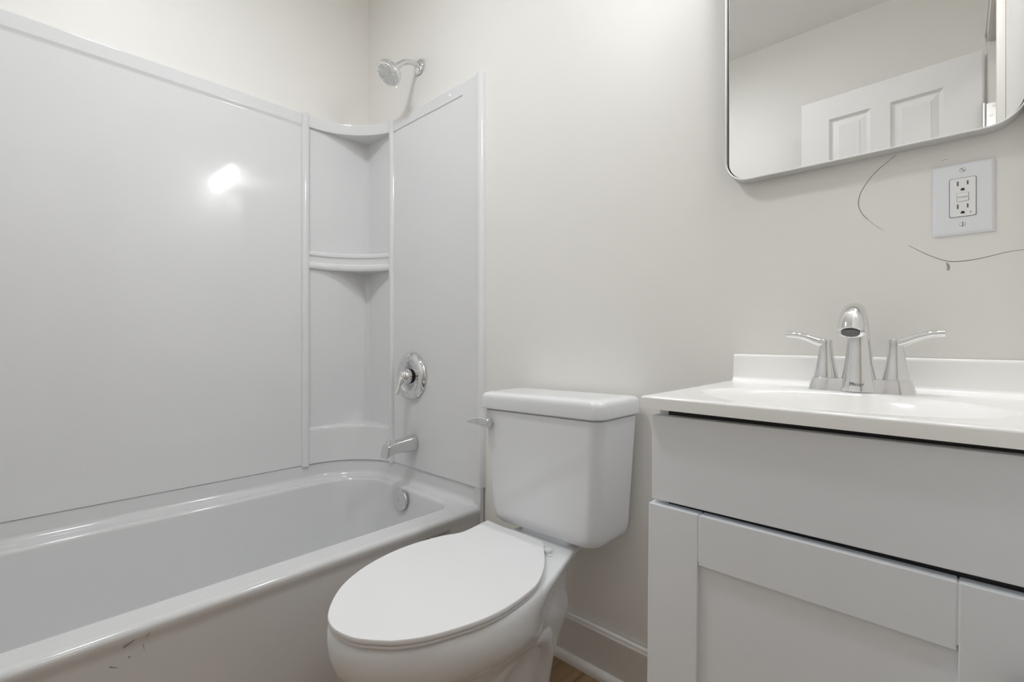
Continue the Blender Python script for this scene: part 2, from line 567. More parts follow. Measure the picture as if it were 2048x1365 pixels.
bm = BM()
ov_o = Vector((0.391, -0.0855, 0.318)); ov_d = Vector((0, -1, 0.12)).normalized()
lathe(bm, ov_o, ov_d, [(0, 0.039), (0.006, 0.0395), (0.009, 0.038), (0.0105, 0.034), (0.0112, 0.0)], 40)
ovf = obj('overflow_plate', bm, M_CHROME, tub, 30, label='round chrome overflow plate')
bm = BM()
lathe(bm, ov_o + ov_d * 0.0108, ov_d, [(0, 0.0055), (0.0022, 0.0045), (0.0026, 0.0)], 16)
obj('screw', bm, M_CHROME, ovf, 30)
bm = BM()
lathe(bm, ov_o + ov_d * 0.0128, ov_d, [(0, 0.0018), (0.0008, 0.0018)], 8)
obj('screw_socket', bm, M_DARK, ovf, 0)
bm = BM()
lathe(bm, (0.39, -0.30, 0.060), (0, 0, 1), [(0, 0.036), (0.003, 0.035), (0.004, 0.02), (0.002, 0.0)], 32)
obj('drain', bm, M_CHROME, tub, 30)

# warning label on the apron near the plumbing wall
LXF = 0.7592
lab = None
bm = BM(); box(bm, LXF - 0.003, LXF, -0.262, -0.135, 0.288, 0.347)
lab = obj('label', bm, M_LABEL, tub, 0, label='grey printed sticker on the tub apron')
bm = BM()
ring_o = [(LXF, -0.243 + 0.0085 * math.cos(a), 0.331 + 0.0085 * math.sin(a)) for a in [2 * PI * k / 24 for k in range(24)]]
ring_i = [(LXF, -0.243 + 0.0055 * math.cos(a), 0.331 + 0.0055 * math.sin(a)) for a in [2 * PI * k / 24 for k in range(24)]]
ring_o = [Vector((x + 0.0006, y, z)) for x, y, z in ring_o]
ring_i = [Vector((x + 0.0006, y, z)) for x, y, z in ring_i]
loft(bm, [ring_o, ring_i], True, False, False)
box(bm, LXF, LXF + 0.0006, -0.2445, -0.2415, 0.3295, 0.3325)
y = -0.226
for w in (0.006, 0.006, 0.022, 0.006, 0.016, 0.012):
    box(bm, LXF, LXF + 0.0006, y, y + w, 0.3325, 0.3375)
    y += w + 0.0028
for k, (a, b) in enumerate(((-0.226, -0.140), (-0.226, -0.146), (-0.226, -0.152))):
    yy = a
    i = 0
    while yy < b:
        w = (0.007, 0.011, 0.005, 0.009)[i % 4]
        box(bm, LXF, LXF + 0.0006, yy, min(yy + w, b), 0.3235 - 0.0055 * k, 0.3255 - 0.0055 * k)
        yy += w + 0.0015
        i += 1
box(bm, LXF, LXF + 0.0006, -0.256, -0.230, 0.315, 0.3175)
obj('printing', bm, M_INK, lab, 0, label='black printing')

# small scuffs under the rim of the apron
for (ya, za, yb, zb, w) in ((-0.983, 0.329, -0.966, 0.337, 0.0022), (-0.947, 0.333, -0.940, 0.341, 0.0014), (-0.952, 0.327, -0.949, 0.305, 0.0009),
                            (-0.975, 0.302, -0.971, 0.304, 0.002), (-1.004, 0.298, -0.992, 0.291, 0.0016), (-0.742, 0.339, -0.738, 0.341, 0.0016)):
    bm = BM()
    xa = 0.7605 if max(za, zb) < 0.331 else 0.7665
    for f in (0,):
        d = Vector((0, yb - ya, zb - za)).normalized(); n_ = Vector((0, -d.z, d.y)) * w / 2
        a_ = Vector((xa - 0.0012, ya, za)); b_ = Vector((xa, yb, zb))
        bm.faces.new([bm.verts.new(p) for p in (a_ + n_, b_ + n_ * 0.5, b_ - n_ * 0.5, a_ - n_)])
    obj('scuff', bm, M_PENCIL, tub, 0)

# ------------------------------------------------------------------ tub surround
PT, PB = 1.862, 0.427            # top and bottom of the panels
GROOVE = 1.815


def surround_rib(bm, cx, cy, along, w=0.026, t=0.012, z0=PB - 0.004, z1=PT + 0.006):
    """Vertical half-round cover strip against a wall; along = 'y' (left wall) or 'x' (back wall)."""
    prof = [(-w / 2, 0.0), (-w / 2 + 0.002, t * 0.62), (-w / 2 + 0.006, t * 0.92), (0, t), (w / 2 - 0.006, t * 0.92), (w / 2 - 0.002, t * 0.62), (w / 2, 0.0)]
    rings = []
    for z in (z0, z1 - 0.003, z1):
        k = 1.0 if z < z1 else 0.8
        if along == 'y':
            rings.append([Vector((cx + o * k, cy + a * k, z)) for a, o in prof])
        else:
            rings.append([Vector((cx + a * k, cy - o * k, z)) for a, o in prof])
    loft(bm, rings, True, True, True)


# long panel on the left wall (x = 0 .. 0.016)
bm = BM()
pl = [(0.001, PB), (0.016, PB), (0.017, PB + 0.003), (0.017, GROOVE - 0.012), (0.0175, GROOVE - 0.006), (0.022, GROOVE + 0.001), (0.023, GROOVE + 0.005), (0.023, PT - 0.004), (0.021, PT), (0.001, PT)]
sweep_profile(bm, [(0, TY0, 1, 0), (0, -0.3128, 1, 0)], pl)
o = obj('surround_panel', bm, M_ACRYLIC, None, 30)
tag(o, 'long white glossy tub surround panel on the left wall', 'shower panel')

# end panel on the plumbing wall, with the groove stopping short of the rolled right edge
bm = BM()
XE = 0.7715
pe = [(0.001, PB), (0.016, PB), (0.017, PB + 0.003), (0.017, PT - 0.004), (0.015, PT), (0.001, PT)]


def end_section(x, g):
    """Section of the end panel at x; g = depth of the stamped groove."""
    t = 0.0205
    return [Vector((x, -0.0008, PB)), Vector((x, -t + 0.001, PB)), Vector((x, -t, PB + 0.003)), Vector((x, -t, GROOVE - 0.0055)), Vector((x, -t + g, GROOVE - 0.0030)), Vector((x, -t + g, GROOVE + 0.0005)),
            Vector((x, -t, GROOVE + 0.002)), Vector((x, -t, PT - 0.004)), Vector((x, -t + 0.002, PT)), Vector((x, -0.0008, PT))]


loft(bm, [end_section(0.2375, 0.0045), end_section(0.45, 0.0045), end_section(0.668, 0.0045), end_section(0.674, 0.0), end_section(0.690, 0.0)], True, True, False)
pr = [(0.002, PB), (0.014, PB - 0.003)]
edge_rings = []
for x, t in ((0.690, 0.0205), (0.740, 0.0205), (0.747, 0.0215), (0.752, 0.0228), (0.760, 0.0228), (0.766, 0.0208), (0.770, 0.0165), (XE, 0.010), (XE, 0.001)):
    dz = 0.004 if x > 0.744 else 0.0
    edge_rings.append([Vector((x, -0.0005, PB)), Vector((x, -t, PB)), Vector((x, -t, PT + dz - 0.003)), Vector((x, -max(t - 0.002, 0.0007), PT + dz)), Vector((x, -0.0005, PT + dz))])
loft(bm, edge_rings, True, False, True)
o = obj('surround_panel', bm, M_ACRYLIC, None, 30)
tag(o, 'short white end panel of the tub surround behind the tub spout', 'shower panel')

# corner unit with two curved shelves and a curved base
cad = thing('corner_shelf_unit', 'white moulded corner unit with curved shelves joining the two surround panels', 'shower shelf', (0.03, -0.03, PB))
bm = BM()
# recessed back: two flats meeting in a tight corner
back_pts = [(0.0125, -0.303), (0.0120, -0.283), (0.0115, -0.25), (0.0105, -0.060)]
for k in range(9):
    a = PI - (PI / 2) * k / 8
    back_pts.append((0.0105 + 0.016 + 0.016 * math.cos(a), -0.0265 + 0.016 * math.sin(a)))
back_pts += [(0.060, -0.0105), (0.19, -0.0115), (0.212, -0.0125), (0.2335, -0.0125)]
rings = []
bp_ = plan_path(back_pts)
for x, y, nx, ny in bp_:
    rings.append([Vector((x - nx * 0.0095, y - ny * 0.0095, PB)), Vector((x, y, PB)), Vector((x, y, PT - 0.02)), Vector((x - nx * 0.0095, y - ny * 0.0095, PT - 0.02))])
loft(bm, rings, True, True, True)
obj('back_shell', bm, M_ACRYLIC, cad, 30)
for cx, cy, al in ((0.0172, -0.297, 'y'), (0.2235, -0.0200, 'x')):
    bm = BM()
    surround_rib(bm, cx, cy, al, 0.031 if al == 'y' else 0.026, 0.012)
    obj('cover_strip', bm, M_ACRYLIC, cad, 45)


def corner_slab(prof, name):
    """Corner solid whose front follows the cove; prof = list of (offset outwards from the cove, z), closed to the corner."""
    bm = BM()
    path = plan_path([(x, y) for x, y in COVE if y < -0.0195 and x < 0.24])
    rings = []
    for x, y, nx, ny in path:
        row = [Vector((x + nx * o, y + ny * o, z)) for o, z in prof]
        rings.append(row)
    R = loft(bm, rings, False, False, False)
    for idx in (0, -1):
        zt = prof[idx][1]
        c = bm.verts.new((0.0102, -0.0102, zt))
        prev = None
        for row in R:
            if prev is not None:
                bm.faces.new((prev, row[idx], c))
            prev = row[idx]
    return obj(name, bm, M_ACRYLIC, cad, 30)


FT = 1.862
corner_slab([(-0.02, FT - 0.012), (-0.004, FT), (-0.001, FT), (0.001, FT - 0.002), (0.0015, FT - 0.006), (0.0015, GROOVE + 0.006), (0.001, GROOVE + 0.002), (-0.001, GROOVE), (-0.006, GROOVE + 0.001), (-0.012, GROOVE + 0.006)], 'top_ledge')
corner_slab([(-0.012, 1.300), (-0.004, 1.307), (0.000, 1.307), (0.004, 1.304), (0.0055, 1.298), (0.0045, 1.290), (0.000, 1.286), (-0.002, 1.282), (-0.002, 1.262), (0.000, 1.259),
             (0.004, 1.256), (0.0055, 1.249), (0.0045, 1.240), (0.001, 1.235), (-0.004, 1.233), (-0.010, 1.236)], 'shelf')
corner_slab([(-0.060, 0.5795), (-0.010, 0.578), (-0.004, 0.576), (0.0, 0.570), (0.001, 0.562), (0.0015, PB + 0.001)], 'base_ledge')

# ------------------------------------------------------------------ shower head
sh = thing('showerhead', 'chrome shower head on a bent arm above the tub surround', 'shower head', (0.392, 0.0, 2.033))
bm = BM()
lathe(bm, (0.392, -0.0005, 2.033), (0, -1, 0), [(0, 0.030), (0.004, 0.0305), (0.009, 0.027), (0.013, 0.018), (0.016, 0.0115), (0.02, 0.0108)], 36)
obj('flange', bm, M_CHROME, sh, 35)
bm = BM()
arm = smooth_curve([(0.392, -0.004, 2.033), (0.392, -0.030, 2.0365), (0.392, -0.050, 2.034), (0.392, -0.068, 2.026), (0.392, -0.088, 2.0105), (0.392, -0.110, 1.991)], 5)
tube(bm, arm, 0.0105, 20)
obj('arm', bm, M_CHROME, sh, 40)
ax = Vector((0.03, -0.66, -0.75)).normalized()
neck0 = Vector((0.392, -0.104, 1.996))
bm = BM()
lathe(bm, neck0, ax, [(0, 0.0125), (0.004, 0.014), (0.012, 0.014), (0.016, 0.0125), (0.018, 0.015), (0.024, 0.018), (0.030, 0.024), (0.036, 0.033), (0.043, 0.041), (0.050, 0.0462),
                      (0.054, 0.0475), (0.055, 0.0468), (0.056, 0.0475), (0.064, 0.0475), (0.069, 0.0455), (0.071, 0.042)], 44)
head = obj('head', bm, M_CHROME, sh, 30)
bm = BM()
fo = neck0 + ax * 0.0705
lathe(bm, fo, ax, [(0, 0.0418), (0.0014, 0.0410), (0.0022, 0.034), (0.0024, 0.0)], 44)
face = obj('spray_face', bm, M_FACE, head, 30, label='grey spray face')
bm = BM()
s, u = frame_from(ax)
for r, n, ph in ((0.0065, 5, 0), (0.0125, 9, .2), (0.0185, 13, .1), (0.0245, 17, .3), (0.0305, 20, 0), (0.0362, 24, .15)):
    for k_ in range(n):
        a = ph + 2 * PI * k_ / n
        if r > 0.03 and k_ % 4 == 3:
            continue
        lathe(bm, fo + ax * 0.0014 + (s * math.cos(a) + u * math.sin(a)) * r, ax, [(0, 0.0014), (0.0022, 0.0011)], 6)
obj('nozzles', bm, M_NOZZLE, face, 0, label='dark rubber nozzles')
bm = BM()
lv = fo + u * -0.0445 - ax * 0.006
tube(bm, [lv + u * 0.004, lv - u * 0.006 + ax * 0.003, lv - u * 0.013 + ax * 0.008], [0.0028, 0.0024, 0.002], 10)
obj('spray_lever', bm, M_CHROME, head, 40)

# ------------------------------------------------------------------ tub and shower valve
va = thing('shower_valve', 'round chrome shower valve with a lever handle on the end panel', 'faucet', (0.371, -0.017, 0.795))
VO = Vector((0.371, -0.0207, 0.795))
bm = BM()
lathe(bm, VO, (0, -1, 0), [(0, 0.092), (0.003, 0.0925), (0.010, 0.0905), (0.017, 0.083), (0.0205, 0.074), (0.0205, 0.067), (0.017, 0.062), (0.0145, 0.058), (0.0145, 0.030), (0.006, 0.028)], 56)
obj('escutcheon', bm, M_CHROME, va, 35)
bm = BM()
lathe(bm, VO + Vector((0, -0.008, 0)), (0, -1, 0), [(0, 0.0275), (0.013, 0.0275), (0.013, 0.025)], 32)
for k_ in range(14):
    a = 2 * PI * k_ / 14
    p = VO + Vector((0.0275 * math.cos(a), -0.008, 0.0275 * math.sin(a)))
    tube(bm, [p, p + Vector((0, -0.013, 0))], 0.0016, 6)
obj('sleeve', bm, M_BLACK, va, 30, label='black ribbed sleeve behind the handle')
bm = BM()
lathe(bm, VO + Vector((0, -0.021, 0)), (0, -1, 0), [(0, 0.0275), (0.001, 0.0290), (0.016, 0.0285), (0.024, 0.0262), (0.032, 0.0215), (0.038, 0.013), (0.040, 0.0)], 32)
hp = smooth_curve([VO + Vector((0, -0.034, 0.004)), VO + Vector((0, -0.050, -0.008)), VO + Vector((-0.001, -0.061, -0.026)), VO + Vector((-0.002, -0.068, -0.046)), VO + Vector((-0.003, -0.076, -0.069))], 5)
nn = len(hp)
tube(bm, hp, [0.0215 - 0.0080 * min(1, i / (nn - 1) * 1.6) if i < nn - 1 else 0.0110 for i in range(nn)], 18,
     squash=[(1.0, 1.0 - 0.35 * min(1, i / (nn - 1) * 1.5)) for i in range(nn)])
obj('handle', bm, M_CHROME, va, 45)

# ------------------------------------------------------------------ tub spout
sp = thing('tub_spout', 'chrome tub spout with a pull-up diverter below the shower valve', 'faucet', (0.378, -0.017, 0.527))
SX = 0.378


def spout_ring(y, zc, w, h, r, tilt=0.0):
    out = []
    base = rrect(-w, w, -h, h, min(r, w * 0.98, h * 0.98), 0, 6)
    for p in base:
        out.append(Vector((SX + p.x, y + p.y * tilt, zc + p.y)))
    return out


bm = BM()
rings = [spout_ring(-0.0207, 0.5275, 0.0325, 0.0325, 0.0315), spout_ring(-0.024, 0.5275, 0.0328, 0.0328, 0.0318), spout_ring(-0.05, 0.5265, 0.0300, 0.0300, 0.026),
         spout_ring(-0.08, 0.5255, 0.0275, 0.0260, 0.020), spout_ring(-0.108, 0.5245, 0.0255, 0.0225, 0.014), spout_ring(-0.124, 0.5215, 0.0248, 0.0230, 0.010, 0.10),
         spout_ring(-0.138, 0.5165, 0.0242, 0.0235, 0.0075, 0.18), spout_ring(-0.1495, 0.5135, 0.0236, 0.0240, 0.006, 0.22), spout_ring(-0.1535, 0.5125, 0.0220, 0.0225, 0.004, 0.22)]
loft(bm, rings, True, True, True)
obj('body', bm, M_CHROME, sp, 35)
bm = BM()
lathe(bm, (SX, -0.138, 0.538), (0, 0, 1), [(0, 0.005), (0.007, 0.0042), (0.009, 0.0055), (0.012, 0.0085), (0.0165, 0.0098), (0.018, 0.0085), (0.0185, 0.0)], 20)
obj('diverter_knob', bm, M_CHROME, sp, 35)

# ------------------------------------------------------------------ toilet
toi = thing('toilet', 'white two-piece toilet with closed lid beside the tub', 'toilet', (1.163, -0.35, 0.0))
TCX = 1.163


def bowl_ring(yb, wb, ym, wm, yf, z, rc=0.03, cx=TCX, nf=28, nb=10, ns=8):
    """Plan ring of the bowl: rounded back edge at yb (half width wb), widest at ym, elliptical front to yf."""
    pts = []
    # front half ellipse from right (+x) round the front to left
    for k in range(nf + 1):
        a = -PI * k / nf
        pts.append((wm * math.cos(a), ym + (ym - yf) * math.sin(a)))
    # left side going back
    side = []
    for k in range(1, ns + 1):
        t = k / ns
        s_ = t * t * (3 - 2 * t)
        side.append((wm + (wb - wm) * s_, ym + (yb - rc - ym) * t))
    left = [(-w, y) for w, y in side]
    cor = []
    for k in range(1, nb + 1):
        a = PI - (PI / 2) * k / nb
        cor.append((-(wb - rc) + rc * math.cos(a), yb - rc + rc * math.sin(a)))
    right = [(-x, y) for x, y in reversed(left + cor)]
    pts += left + cor + right[0:-1] + [right[-1]]
    return [Vector((cx + x, y, z)) for x, y in pts]


bm = BM()
BR = [
    (-0.235, 0.050, -0.34, 0.092, -0.585, 0.000, 0.03),
    (-0.235, 0.050, -0.34, 0.092, -0.585, 0.018, 0.03),
    (-0.225, 0.046, -0.34, 0.084, -0.572, 0.028, 0.03),
    (-0.205, 0.048, -0.34, 0.082, -0.568, 0.080, 0.03),
    (-0.180, 0.060, -0.34, 0.086, -0.575, 0.140, 0.03),
    (-0.150, 0.064, -0.35, 0.090, -0.592, 0.190, 0.03),
    (-0.135, 0.074, -0.36, 0.099, -0.618, 0.230, 0.04),
    (-0.128, 0.078, -0.38, 0.114, -0.648, 0.258, 0.04),
    (-0.125, 0.072, -0.40, 0.134, -0.680, 0.278, 0.04),
    (-0.124, 0.066, -0.42, 0.154, -0.706, 0.296, 0.04),
    (-0.122, 0.061, -0.44, 0.170, -0.727, 0.316, 0.03),
    (-0.115, 0.060, -0.45, 0.179, -0.739, 0.338, 0.03),
    (-0.095, 0.066, -0.46, 0.183, -0.7455, 0.362, 0.03),
    (-0.065, 0.078, -0.46, 0.1835, -0.747, 0.382, 0.02),
    (-0.040, 0.086, -0.46, 0.182, -0.745, 0.396, 0.015),
    (-0.036, 0.088, -0.46, 0.179, -0.740, 0.404, 0.015),
    (-0.036, 0.086, -0.46, 0.175, -0.733, 0.4085, 0.015),
    (-0.038, 0.082, -0.46, 0.168, -0.725, 0.4105, 0.015),
]
loft(bm, [bowl_ring(*b[:6], rc=b[6]) for b in BR], True, True, True)
# raised pad that carries the tank
loft(bm, [rrect(TCX - 0.085, TCX + 0.085, -0.165, -0.040, 0.02, z, 4) for z in (0.405, 0.422)], True, True, True)
# trapway swelling on either flank of the pedestal
for sgn in (-1, 1):
    tp = smooth_curve([(TCX + sgn * 0.030, -0.50, 0.10), (TCX + sgn * 0.045, -0.46, 0.165), (TCX + sgn * 0.054, -0.40, 0.225), (TCX + sgn * 0.056, -0.33, 0.250), (TCX + sgn * 0.054, -0.265, 0.232),
                       (TCX + sgn * 0.044, -0.228, 0.17), (TCX + sgn * 0.030, -0.225, 0.09), (TCX + sgn * 0.024, -0.23, 0.01)], 5)
    tube(bm, tp, [0.034 + 0.011 * math.sin(PI * min(1, i / (len(tp) - 1) * 1.4)) for i in range(len(tp))], 18)
    # bolt boss on the foot
    lathe(bm, (TCX + sgn * 0.088, -0.36, 0.0), (0, 0, 1), [(0, 0.03), (0.018, 0.028), (0.024, 0.022), (0.026, 0.0)], 20)
bowl = obj('bowl', bm, M_CERAMIC, toi, 50)
for sgn in (-1, 1):
    bm = BM()
    lathe(bm, (TCX + sgn * 0.088, -0.36, 0.025), (0, 0, 1), [(0, 0.015), (0.006, 0.0155), (0.016, 0.013), (0.020, 0.007), (0.021, 0.0)], 20)
    obj('bolt_cap', bm, M_CERAMIC, toi, 35)

# lid outline (plan), counter-clockwise seen from above
LID = [(0.9995, -0.2165), (1.0085, -0.283), (1.0085, -0.322), (0.989, -0.372), (0.977, -0.442), (0.979, -0.514), (0.998, -0.591), (1.031, -0.656), (1.072, -0.702), (1.119, -0.7365),
       (1.156, -0.7485), (1.188, -0.747), (1.223, -0.736), (1.2595, -0.7105), (1.2795, -0.691), (1.3025, -0.657), (1.320, -0.6165), (1.3385, -0.5545), (1.3445, -0.496), (1.339, -0.4275),
       (1.326, -0.3755), (1.2875, -0.3095), (1.2315, -0.243), (1.212, -0.222), (1.185, -0.214), (1.135, -0.2125), (1.055, -0.2135), (1.012, -0.2105)]
lid_ring = smooth_curve([(x, y, 0) for x, y in LID], 5, True)
ZL = 0.430
bm = BM()
rings = [zed(inset(lid_ring, 0.006), ZL - 0.0105), zed(inset(lid_ring, 0.001), ZL - 0.0098), zed(lid_ring, ZL - 0.0078), zed(lid_ring, ZL - 0.0028), zed(inset(lid_ring, 0.0010), ZL - 0.0008), zed(inset(lid_ring, 0.003), ZL)]
loft(bm, rings, True, True, True)
obj('lid', bm, M_SEAT, toi, 40)
seat_ring = [Vector((TCX - 0.002 + (p.x - TCX) * 0.995, -0.47 + (p.y + 0.47) * 0.993, 0)) for p in lid_ring]
bm = BM()
rings = [zed(inset(seat_ring, 0.005), ZL - 0.0195), zed(inset(seat_ring, 0.001), ZL - 0.0188), zed(seat_ring, ZL - 0.0165), zed(seat_ring, ZL - 0.0135), zed(inset(seat_ring, 0.002), ZL - 0.0118), zed(inset(seat_ring, 0.006), ZL - 0.0113)]
loft(bm, rings, True, True, True)
obj('seat', bm, M_SEAT, toi, 40)
for hx in (TCX - 0.062, TCX + 0.063):
    bm = BM()
    loft(bm, [rrect(hx - 0.010, hx + 0.010, -0.235, -0.212, 0.007, z, 5) for z in (0.409, 0.418)] + [rrect(hx - 0.008, hx + 0.008, -0.233, -0.214, 0.006, 0.4195, 5)], True, True, True)
    obj('hinge_cap', bm, M_SEAT, toi, 35)
bm = BM()
lathe(bm, (1.243, -0.236, 0.4095), (0, 0, 1), [(0, 0.006), (0.004, 0.0055), (0.005, 0.0)], 12)
obj('bumper', bm, M_SEAT, toi, 35)

# tank (very slightly out of level, as in the photo)
SL = 0.013


def lean(ring):
    return [Vector((p.x, p.y, p.z + (p.x - TCX) * SL)) for p in ring]


def tank_ring(z, ins=0.0, r=0.034):
    t = (z - 0.42) / (0.748 - 0.42)
    x0 = 0.987 + (0.963 - 0.987) * t + ins
    x1 = 1.339 + (1.364 - 1.339) * t - ins
    y0 = -0.186 + (-0.203 + 0.186) * t + ins
    return lean(rrect(x0, x1, y0, -0.024 - ins, (0.012, 0.012, r, r), z, 8))


bm = BM()
loft(bm, [tank_ring(0.420, 0.040), tank_ring(0.421, 0.022), tank_ring(0.426, 0.011), tank_ring(0.434, 0.004), tank_ring(0.446, 0.0008), tank_ring(0.462, 0.0)] +
     [tank_ring(z) for z in (0.52, 0.58, 0.64, 0.70, 0.7385)] + [tank_ring(0.7415, 0.002), tank_ring(0.7425, 0.006)], True, True, True)
obj('tank', bm, M_CERAMIC, toi, 45)
bm = BM()


def cover_ring(ins, z, r=0.032):
    return lean(rrect(0.9555 + ins, 1.3725 - ins, -0.2105 + ins, -0.018 - ins, (0.014, 0.014, r, r), z, 8))


loft(bm, [cover_ring(0.009, 0.7440), cover_ring(0.006, 0.7462), cover_ring(0.002, 0.7470), cover_ring(0.0, 0.7495), cover_ring(0.0, 0.765), cover_ring(0.0006, 0.776), cover_ring(0.0022, 0.7830), cover_ring(0.0055, 0.7877), cover_ring(0.0100, 0.7905), cover_ring(0.018, 0.7920),
          cover_ring(0.035, 0.7930)], True, True, True)
obj('tank_lid', bm, M_CERAMIC, toi, 45)
# flush lever
bm = BM()
lathe(bm, (1.000, -0.200, 0.706), (0, -1, 0), [(0, 0.013), (0.010, 0.013), (0.012, 0.011)], 24)
lev = smooth_curve([(1.013, -0.2175, 0.7045), (1.004, -0.2185, 0.7055), (0.990, -0.2195, 0.7065), (0.976, -0.2205, 0.7070), (0.962, -0.2225, 0.7068), (0.947, -0.2255, 0.7055), (0.934, -0.2285, 0.7040)], 4)
n_ = len(lev)
hs = [0.0115, 0.0135, 0.0140, 0.0135, 0.0120, 0.0095, 0.0065, 0.0040]
rings = []
for i, p in enumerate(lev):
    f = i / (n_ - 1) * (len(hs) - 1)
    a = int(min(f, len(hs) - 2))
    h = hs[a] + (hs[a + 1] - hs[a]) * (f - a)
    th = 0.0062 - 0.0028 * i / (n_ - 1)
    rings.append([Vector((p.x, p.y + q.x, p.z + q.y)) for q in rrect(-th, th, -h, h, min(th, h) * 0.85, 0, 4)])
loft(bm, rings, True, True, True)
obj('flush_lever', bm, M_CHROME, toi, 40, label='chrome flush lever')

# ------------------------------------------------------------------ vanity cabinet
van = thing('vanity_cabinet', 'pale grey bathroom vanity cabinet with drawer front and shaker door', 'cabinet', (1.83, -0.22, 0.0))
VX0, VX1 = 1.612, XR - 0.004
VF = -0.430
bm = BM()
box(bm, VX0, VX0 + 0.016, VF + 0.021, -0.004, 0.0, 0.8255)
box(bm, VX1 - 0.016, VX1, VF + 0.021, -0.004, 0.0, 0.8255)
box(bm, VX0 + 0.016, VX1 - 0.016, VF + 0.021, -0.004, 0.09, 0.106)
box(bm, VX0 + 0.016, VX1 - 0.016, -0.012, -0.004, 0.106, 0.80)
box(bm, VX0 + 0.016, VX1 - 0.016, -0.36, -0.345, 0.0, 0.09)
obj('carcass', bm, M_CAB, van, 0)
bm = BM()
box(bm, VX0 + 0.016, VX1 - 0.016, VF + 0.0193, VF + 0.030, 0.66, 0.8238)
obj('gap_shade_rail', bm, M_GAP_SHADE, van, 0)  # rail painted near-black, the drawer gap's shade put into its colour
bm = BM()
box(bm, 1.6085, VX1 - 0.001, VF, VF + 0.019, 0.6805, 0.8160, 0.0015, 3)
obj('drawer_front', bm, M_CAB, van, 40)

# shaker door, hanging a touch out of square
DX0, DX1, DZ0, DZ1 = 1.605, 2.052, 0.105, 0.6745
ST = 0.081
DF = VF - 0.0045


def door_pt(x, y, z):
    a = math.radians(0.55)
    dx, dz = x - DX0, z - DZ1
    return Vector((DX0 + dx * math.cos(a) + dz * math.sin(a), y, DZ1 - dx * math.sin(a) + dz * math.cos(a)))


bm = BM()
g = 0.0006
for (x0, x1, z0, z1) in ((DX0, DX0 + ST - g, DZ0, DZ1), (DX1 - ST + g, DX1, DZ0, DZ1), (DX0 + ST + g, DX1 - ST - g, DZ1 - 0.0765, DZ1), (DX0 + ST + g, DX1 - ST - g, DZ0, DZ0 + 0.0765)):
    box(bm, x0, x1, DF, DF + 0.020, z0, z1, 0.0018, 3)
box(bm, DX0 + ST - 0.004, DX1 - ST + 0.004, DF + 0.0075, DF + 0.016, DZ0 + 0.06, DZ1 - 0.06)
box(bm, DX0 + ST - 0.004, DX1 - ST + 0.004, DF + 0.0012, DF + 0.016, DZ1 - 0.070, DZ1 - 0.002)
for v in bm.verts:
    v.co = door_pt(v.co.x, v.co.y, v.co.z)
vdoor = obj('door', bm, M_CAB, van, 40)
bm = BM()
kp = door_pt(2.0285, DF, 0.5805)
lathe(bm, kp, (0, -1, 0), [(0, 0.008), (0.003, 0.0085), (0.005, 0.0055), (0.014, 0.0055), (0.017, 0.012), (0.021, 0.0145), (0.025, 0.0135), (0.028, 0.008), (0.0285, 0.0)], 24)
obj('knob', bm, mat('dark_knob', (0.08, 0.08, 0.08), 0.3, metal=0.8), vdoor, 35, label='dark round knob')

# ------------------------------------------------------------------ sink top
top = thing('sink_top', 'white cultured marble sink top with integral basin and backsplash on the vanity', 'sink', (1.83, -0.22, 0.8255))
TX0_, TX1_ = 1.598, XR - 0.002
TF = -0.4475
TZ = 0.8460
BCX, BCY, BRX, BRY = 1.831, -0.284, 0.195, 0.139
bm = BM()
NB = 96


def sq_ring(x0, x1, y0, y1, z):
    """Rectangle sampled by polar angle around the basin centre, so that it can be skinned to ellipses."""
    out = []
    cs = [math.atan2(yy - BCY, xx - BCX) for xx, yy in ((x1, y1), (x0, y1), (x0, y0), (x1, y0))]
    angs = [2 * PI * k / NB - PI for k in range(NB)]
    for c in cs:     # snap the nearest sample to each corner
        i = min(range(NB), key=lambda q: abs(math.atan2(math.sin(angs[q] - c), math.cos(angs[q] - c))))
        angs[i] = c
    for a in angs:
        dx, dy = math.cos(a), math.sin(a)
        t = 1e9
        if dx > 1e-9: t = min(t, (x1 - BCX) / dx)
        if dx < -1e-9: t = min(t, (x0 - BCX) / dx)
        if dy > 1e-9: t = min(t, (y1 - BCY) / dy)
        if dy < -1e-9: t = min(t, (y0 - BCY) / dy)
        out.append(Vector((BCX + dx * t, BCY + dy * t, z)))
    return out


def el_ring(f, z, fy=None, dy=0.0):
    fy = f if fy is None else fy
    return [Vector((BCX + BRX * f * math.cos(2 * PI * k / NB - PI), BCY + dy + BRY * fy * math.sin(2 * PI * k / NB - PI), z)) for k in range(NB)]


sl = 0.0
rings = [
    sq_ring(TX0_ - 0.001, TX1_, TF - 0.001, -0.003, TZ - 0.0195), sq_ring(TX0_, TX1_, TF, -0.003, TZ - 0.004), sq_ring(TX0_ + 0.0012, TX1_ - 0.0005, TF + 0.0012, -0.003, TZ - 0.0012),
    sq_ring(TX0_ + 0.004, TX1_ - 0.001, TF + 0.004, -0.003, TZ), sq_ring(TX0_ + 0.012, TX1_ - 0.006, TF + 0.012, -0.012, TZ),
    el_ring(1.03, TZ - 0.0002), el_ring(1.0, TZ - 0.001), el_ring(0.98, TZ - 0.003), el_ring(0.955, TZ - 0.006), el_ring(0.92, TZ - 0.0130), el_ring(0.88, TZ - 0.0235), el_ring(0.83, TZ - 0.040),
    el_ring(0.76, TZ - 0.060), el_ring(0.66, TZ - 0.084), el_ring(0.50, TZ - 0.106), el_ring(0.32, TZ - 0.119), el_ring(0.14, TZ - 0.124)]
loft(bm, rings, True, False, True)
